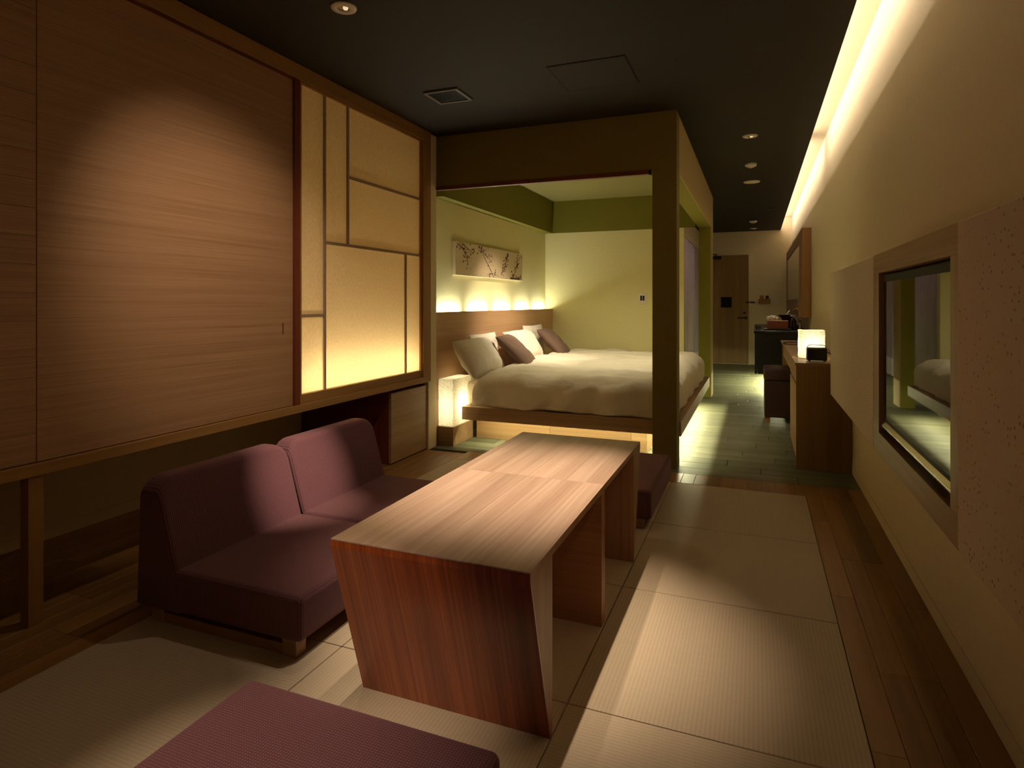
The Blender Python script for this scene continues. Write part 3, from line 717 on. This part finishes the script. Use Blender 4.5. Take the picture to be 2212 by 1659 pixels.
box('screen', 0.4735, 0.477, 1.895, 2.822, 0.692, 1.232, 'tv_glass', tv)
prism_y('speaker_bar', [(0.468, 0.652), (0.468, 0.662), (0.476, 0.678), (0.51, 0.6675), (0.51, 0.652)], 1.885, 2.838, 'chrome', tv, bev=0.003)
box('stand', 0.49, 0.54, 2.15, 2.57, 0.624, 0.656, 'black_plastic', tv, bev=0.003)
pf = box('wall_panel', FX-0.002, 0.598, 2.967, 4.57, 0.541, 1.347, 'felt_plain', bev=0.003)
tag(pf, 'smooth grey beige fabric wall panel between the television surround and the desk', 'wall panel')
pf = box('wall_panel', FX-0.003, 0.598, -0.2, 1.795, 0.541, 1.349, 'felt_dimpled', bev=0.004)
tag(pf, 'dimpled pinkish beige felt wall panel on the desk-free side of the television', 'wall panel')

# ------------------------------------------------------------------ desk and what stands on it
dk = thing('desk', 'long oak desk cabinet with drawer and door against the right wall', 'desk', (0.43, 6.0, 0))
box('end_panel', 0.255, 0.598, 4.66, 4.685, 0.0, 0.715, 'door_wood', dk, bev=0.001)
box('top', 0.25, 0.598, 4.66, 7.42, 0.715, 0.735, 'oak_y', dk, bev=0.001)
box('body', 0.285, 0.598, 4.685, 5.68, 0.03, 0.713, 'oak_z', dk)
dd = box('door', 0.265, 0.285, 4.69, 5.67, 0.03, 0.555, 'oak_y', dk, bev=0.001)
dr = box('drawer', 0.265, 0.285, 4.69, 5.67, 0.575, 0.708, 'oak_y', dk, bev=0.001)
box('apron', 0.275, 0.295, 5.68, 7.40, 0.57, 0.714, 'oak_y', dk, bev=0.001)
box('end_panel', 0.265, 0.598, 7.39, 7.415, 0.0, 0.715, 'door_wood', dk)
lantern('paper_lantern', 'glowing cube paper lantern on the desk behind the black clock radio', 0.297, 0.468, 5.02, 5.19, 0.735, 0.945, 'lantern_desk', 2.0)
cr = thing('clock_radio', 'small black clock radio on the desk in front of the glowing lantern', 'radio', (0.40, 4.85, 0.735))
box('body', 0.332, 0.462, 4.80, 4.885, 0.741, 0.832, 'black_plastic', cr, bev=0.008, smooth=False)
box('top_display', 0.350, 0.447, 4.82, 4.868, 0.8315, 0.834, 'chrome', cr)
for xx in (0.345, 0.44): box('foot', xx, xx+0.012, 4.815, 4.87, 0.735, 0.742, 'black_plastic', cr)
tube('handle', [(0.338, 4.83, 0.83), (0.342, 4.84, 0.846), (0.36, 4.845, 0.85), (0.43, 4.845, 0.85), (0.45, 4.84, 0.846), (0.457, 4.83, 0.83)], 0.0025, 'black_plastic', cr)
o = tube('power_cord', [(0.462, 4.87, 0.80), (0.485, 4.88, 0.79), (0.51, 4.885, 0.76), (0.535, 4.88, 0.7385), (0.57, 4.90, 0.7385), (0.595, 4.93, 0.7385)], 0.003, 'black_plastic'); tag(o, 'thin black cord running from the clock radio to the wall', 'cord')
pts = [(0.34+0.09*math.cos(a)+0.02*math.sin(2.3*a), 6.75+0.22*math.sin(a)+0.03*a/6, 0.7395+0.003*math.sin(a*1.5)**2) for a in [i*0.35 for i in range(40)]]
o = tube('cable_coil', pts, 0.0035, 'black_plastic'); tag(o, 'loose loops of black cable lying on the far part of the desk', 'cable')
o = box('remote_control', 0.36, 0.40, 6.0, 6.17, 0.735, 0.75, 'black_plastic', bev=0.004); tag(o, 'black remote control lying on the desk top', 'remote control')
# stool
st = thing('stool', 'dark brown leather box stool tucked under the desk', 'stool', (0.24, 6.55, 0))
box('seat', 0.065, 0.42, 6.36, 6.76, 0.40, 0.52, 'brown_leather', st, bev=0.02, seg=3, smooth=True)
box('body', 0.07, 0.415, 6.365, 6.755, 0.05, 0.40, 'brown_leather', st, bev=0.008)
for xx in (0.082, 0.365):
    for yy in (6.375, 6.705): box('leg', xx, xx+0.04, yy, yy+0.04, 0.0, 0.05, 'rail_wood', st)

# ------------------------------------------------------------------ wash counter, mirror
vn = thing('vanity_counter', 'floating black wash counter with cabinet below beside the desk', 'counter', (0.3, 9.5, 0.26))
box('cabinet', -0.02, 0.598, 8.22, 10.7, 0.262, 0.765, 'black_counter', vn, bev=0.002)
box('countertop', -0.03, 0.598, 8.20, 10.72, 0.768, 0.802, 'black_counter', vn, bev=0.002)
tube('rail', [(0.01, 8.205, 0.265), (0.01, 8.20, 0.275), (0.01, 8.20, 0.33)], 0.005, 'chrome', vn)
fc = thing('faucet', 'tall brass and chrome faucet on the counter near the mirror edge', 'faucet', (0.50, 8.35, 0.802))
lathe('base', [(0, 0), (0.026, 0), (0.026, 0.008), (0.016, 0.014), (0.015, 0.10), (0, 0.10)], (0.50, 8.35, 0.802), 'chrome', fc)
tube('spout', [(0.50, 8.35, 0.90), (0.50, 8.35, 1.03), (0.495, 8.36, 1.06), (0.47, 8.37, 1.075), (0.44, 8.37, 1.07), (0.425, 8.37, 1.045)], 0.010, 'brass', fc)
tube('lever', [(0.50, 8.35, 0.93), (0.52, 8.345, 0.95), (0.54, 8.34, 0.985)], 0.006, 'chrome', fc)
tb = thing('tissue_box', 'reddish brown tissue box with white tissue on a black tray', 'tissue box', (0.24, 8.42, 0.822))
box('box', 0.13, 0.37, 8.34, 8.50, 0.822, 0.925, 'red_box', tb, bev=0.004)
bm = bmesh.new(); bmesh.ops.create_icosphere(bm, subdivisions=4, radius=1)
for v in bm.verts:
    n_ = v.co.copy(); d = 1+0.45*noise.noise(n_*2.2)+0.2*noise.noise(n_*5); v.co = Vector((n_.x*0.062*d, n_.y*0.035*d, n_.z*0.036*d))
link('tissue_sheet', mesh_from(bm, 'tissue'), (0.185, 8.42, 0.952), 'tissue', tb, True)
o = box('tray', 0.085, 0.40, 8.30, 8.54, 0.802, 0.821, 'black_plastic', bev=0.004); tag(o, 'flat black tray under the tissue box on the wash counter', 'tray')
kb = thing('pen_basket', 'shallow dark brown bowl holding a light rod beside the tissue box', 'bowl', (0.36, 8.70, 0.802))
lathe('bowl', [(0, 0), (0.05, 0), (0.055, 0.14), (0.10, 0.185), (0.105, 0.195), (0.095, 0.192), (0.05, 0.15), (0, 0.14)], (0.36, 8.70, 0.802), 'brown_leather', kb)
cyl('rod', (0.33, 8.66, 0.955), (0.40, 8.72, 1.05), 0.006, 'white_metal', kb)
bt = thing('bottle', 'black soap bottle with silver pump by the tissue box', 'bottle', (0.435, 8.45, 0.802))
lathe('body', [(0, 0), (0.03, 0), (0.032, 0.01), (0.032, 0.12), (0.012, 0.145), (0.012, 0.155), (0, 0.155)], (0.435, 8.45, 0.802), 'black_plastic', bt)
tube('pump', [(0.435, 8.45, 0.957), (0.435, 8.45, 0.985), (0.40, 8.44, 0.985), (0.395, 8.44, 0.975)], 0.006, 'chrome', bt)
gl = thing('drinking_glass', 'small clear drinking glass standing on the black counter corner', 'glass', (0.02, 8.30, 0.802))
lathe('tumbler', [(0, 0), (0.026, 0), (0.03, 0.05), (0.028, 0.05), (0.024, 0.006), (0, 0.006)], (0.02, 8.30, 0.802), 'clear_glass', gl)
mr_ = thing('wall_mirror', 'long wood framed mirror box on the right wall above the counter', 'mirror', (0.55, 10.0, 0.975))
box('carcass', 0.515, 0.598, 8.0, 12.0, 0.978, 2.033, 'oak_z', mr_)
box('end_panel', 0.50, 0.598, 7.985, 8.0, 0.975, 2.035, 'rail_wood_z', mr_, bev=0.001)
box('mirror_glass', 0.508, 0.515, 8.5, 11.9, 1.20, 1.90, 'mirror_glass', mr_)
multi('frame', [(0.50, 0.515, 8.0, 8.5, 0.978, 2.033), (0.50, 0.515, 11.9, 12.0, 0.978, 2.033), (0.50, 0.515, 8.5, 11.9, 0.978, 1.20), (0.50, 0.515, 8.5, 11.9, 1.90, 2.033)], 'oak_z', mr_)

# ------------------------------------------------------------------ entrance door and fittings
d1 = thing('door_1', 'tall oak entrance door with black lever at the corridor end', 'door', (-0.53, 12.19, 0)); d1['kind'] = 'structure'
box('leaf', -0.94, -0.137, 12.165, 12.198, 0.012, 2.035, 'door_wood', d1, bev=0.002)
multi('door_frame', [(-0.972, -0.942, 12.15, 12.199, 0, 2.07), (-0.135, -0.105, 12.15, 12.199, 0, 2.07), (-0.942, -0.135, 12.15, 12.199, 2.04, 2.07)], 'wall_cream', d1)
box('notice_plate', -0.62, -0.432, 12.158, 12.165, 1.06, 1.257, 'bezel_black', d1, bev=0.001)
lv = cyl('lever_rose', (-0.185, 12.165, 0.868), (-0.185, 12.150, 0.868), 0.026, 'black_metal', d1)
tube('lever', [(-0.185, 12.150, 0.868), (-0.185, 12.125, 0.868), (-0.21, 12.118, 0.868), (-0.33, 12.118, 0.866)], 0.010, 'black_metal', d1)
cyl('lock', (-0.207, 12.165, 0.964), (-0.207, 12.148, 0.964), 0.02, 'black_metal', d1)
box('door_closer', -0.82, -0.61, 12.11, 12.165, 1.965, 2.025, 'black_metal', d1, bev=0.006)
tube('closer_arm', [(-0.70, 12.12, 2.03), (-0.70, 12.10, 2.055), (-0.78, 12.06, 2.06)], 0.010, 'black_metal', d1)
multi('door_guard', [(-0.185, -0.12, 12.142, 12.15, 1.145, 1.17), (-0.104, -0.03, 12.185, 12.199, 1.145, 1.17)], 'black_metal', d1)
kx = thing('key_box', 'small wooden key pocket with cards on the wall beside the entrance door', 'key holder', (0.14, 12.18, 1.13))
box('pocket', 0.035, 0.24, 12.15, 12.198, 1.132, 1.222, 'rail_wood', kx, bev=0.002)
box('card', 0.058, 0.125, 12.168, 12.174, 1.20, 1.286, 'rail_wood', kx); box('card', 0.155, 0.21, 12.168, 12.174, 1.20, 1.28, 'brown_leather', kx)
sw = thing('light_switch', 'pale wall switch plate next to the wooden key pocket', 'switch', (0.345, 12.19, 1.14))
box('plate', 0.285, 0.40, 12.19, 12.1995, 1.14, 1.275, 'white_metal', sw, bev=0.002)
for k in range(2): box('rocker', 0.305+k*0.04, 0.34+k*0.04, 12.186, 12.19, 1.165, 1.25, 'white_metal', sw, bev=0.001)

# ------------------------------------------------------------------ ceiling fittings
def downlight(label, x, y, lit=True, r=0.058):
    t = thing('downlight', label, 'downlight', (x, y, ZC-0.012))
    lathe('trim_ring', [(r*0.52, 0.012), (r*0.52, 0.004), (r*0.60, 0.0), (r*0.95, 0.004), (r, 0.0118), (r*0.52, 0.012)], (x, y, ZC-0.012), 'white_metal', t)
    lathe('reflector', [(0, 0.0115), (r*0.30, 0.0115), (r*0.52, 0.006), (r*0.52, 0.0115), (0, 0.0118)], (x, y, ZC-0.012), 'white_metal' if not lit else 'chrome', t)
    lathe('bulb', [(0, -0.0005), (r*0.16, 0.0), (r*0.20, 0.006), (r*0.20, 0.0112), (0, 0.0112)], (x+0.01, y, ZC-0.012), 'lamp_glow' if lit else 'chrome', t)
    return t
downlight('round white ceiling downlight with tilted bulb above the sofa and closet', -1.725, 2.275)
downlight('round white ceiling downlight over the corridor nearest the bed post', -0.047, 5.225)
t = thing('ceiling_sensor', 'small round white ceiling sensor between the corridor lights', 'sensor', (-0.05, 6.27, ZC-0.035))
lathe('body', [(0, 0.0345), (0.052, 0.0345), (0.052, 0.010), (0.034, 0.006), (0.032, 0), (0, 0)], (-0.05, 6.27, ZC-0.035), 'white_metal', t)
lathe('lens', [(0, -0.008), (0.018, -0.006), (0.02, 0), (0, 0)], (-0.05, 6.27, ZC-0.035), 'white_metal', t)
t = tag(lathe('ceiling_cover', [(0, 0.0095), (0.085, 0.0095), (0.085, 0.004), (0.078, 0), (0, 0)], (-0.048, 7.21, ZC-0.010), 'white_metal'), 'flat round pale cover disc on the corridor ceiling', 'ceiling cover')
t = tag(lathe('ceiling_detector', [(0, 0.0345), (0.06, 0.0345), (0.06, 0.016), (0.03, 0.0), (0, 0)], (-0.049, 10.68, ZC-0.035), 'white_metal'), 'domed white detector on the ceiling near the entrance', 'detector')
downlight('flat white downlight on the ceiling just before the entrance wall', -0.048, 11.75, lit=True, r=0.06)
sl = thing('ceiling_slot_lamp', 'tiny dark square spotlight in the corridor ceiling over the black counter', 'spotlight', (0.19, 9.4, ZC-0.008))
multi('frame', [(0.15, 0.23, 9.35, 9.365, ZC-0.008, ZC-0.0005), (0.15, 0.23, 9.435, 9.45, ZC-0.008, ZC-0.0005), (0.15, 0.165, 9.365, 9.435, ZC-0.008, ZC-0.0005), (0.215, 0.23, 9.365, 9.435, ZC-0.008, ZC-0.0005)], 'black_metal', sl)
box('lens', 0.165, 0.215, 9.365, 9.435, ZC-0.003, ZC-0.0005, 'black_metal', sl)
# vent
vt = thing('ceiling_vent', 'square dark ceiling air vent with pale frame above the tables', 'vent', (-1.83, 3.48, ZC-0.015))
vx0, vx1, vy0, vy1 = -1.955, -1.715, 3.375, 3.605
multi('frame', [(vx0, vx1, vy0, vy0+0.02, ZC-0.012, ZC-0.0005), (vx0, vx1, vy1-0.02, vy1, ZC-0.012, ZC-0.0005), (vx0, vx0+0.02, vy0+0.02, vy1-0.02, ZC-0.012, ZC-0.0005), (vx1-0.02, vx1, vy0+0.02, vy1-0.02, ZC-0.012, ZC-0.0005)], 'vent_metal', vt, bev=0.001)
box('backing', vx0+0.02, vx1-0.02, vy0+0.02, vy1-0.02, ZC-0.003, ZC-0.0005, 'black_metal', vt)
for k in range(9): box('slat', vx0+0.022, vx1-0.022, vy0+0.032+k*0.019, vy0+0.040+k*0.019, ZC-0.010, ZC-0.004, 'black_metal', vt)
# access hatches
def hatch(label, x0, x1, y0, y1, z, mat):
    t = thing('ceiling_hatch', label, 'hatch', ((x0+x1)/2, (y0+y1)/2, z-0.004))
    multi('seam_frame', [(x0, x1, y0, y0+0.008, z-0.003, z-0.0003), (x0, x1, y1-0.008, y1, z-0.003, z-0.0003), (x0, x0+0.008, y0+0.008, y1-0.008, z-0.003, z-0.0003), (x1-0.008, x1, y0+0.008, y1-0.008, z-0.003, z-0.0003)], 'groove', t)
    box('hatch_panel', x0+0.008, x1-0.008, y0+0.008, y1-0.008, z-0.004, z-0.0003, mat, t)
hatch('square access hatch flush in the dark ceiling before the alcove beam', -1.10, -0.655, 3.27, 3.70, ZC, 'dark_ceiling')
hatch('square access hatch in the green alcove ceiling over the bed', -1.75, -1.30, 5.75, 6.2, 2.43, 'alcove_ceiling')
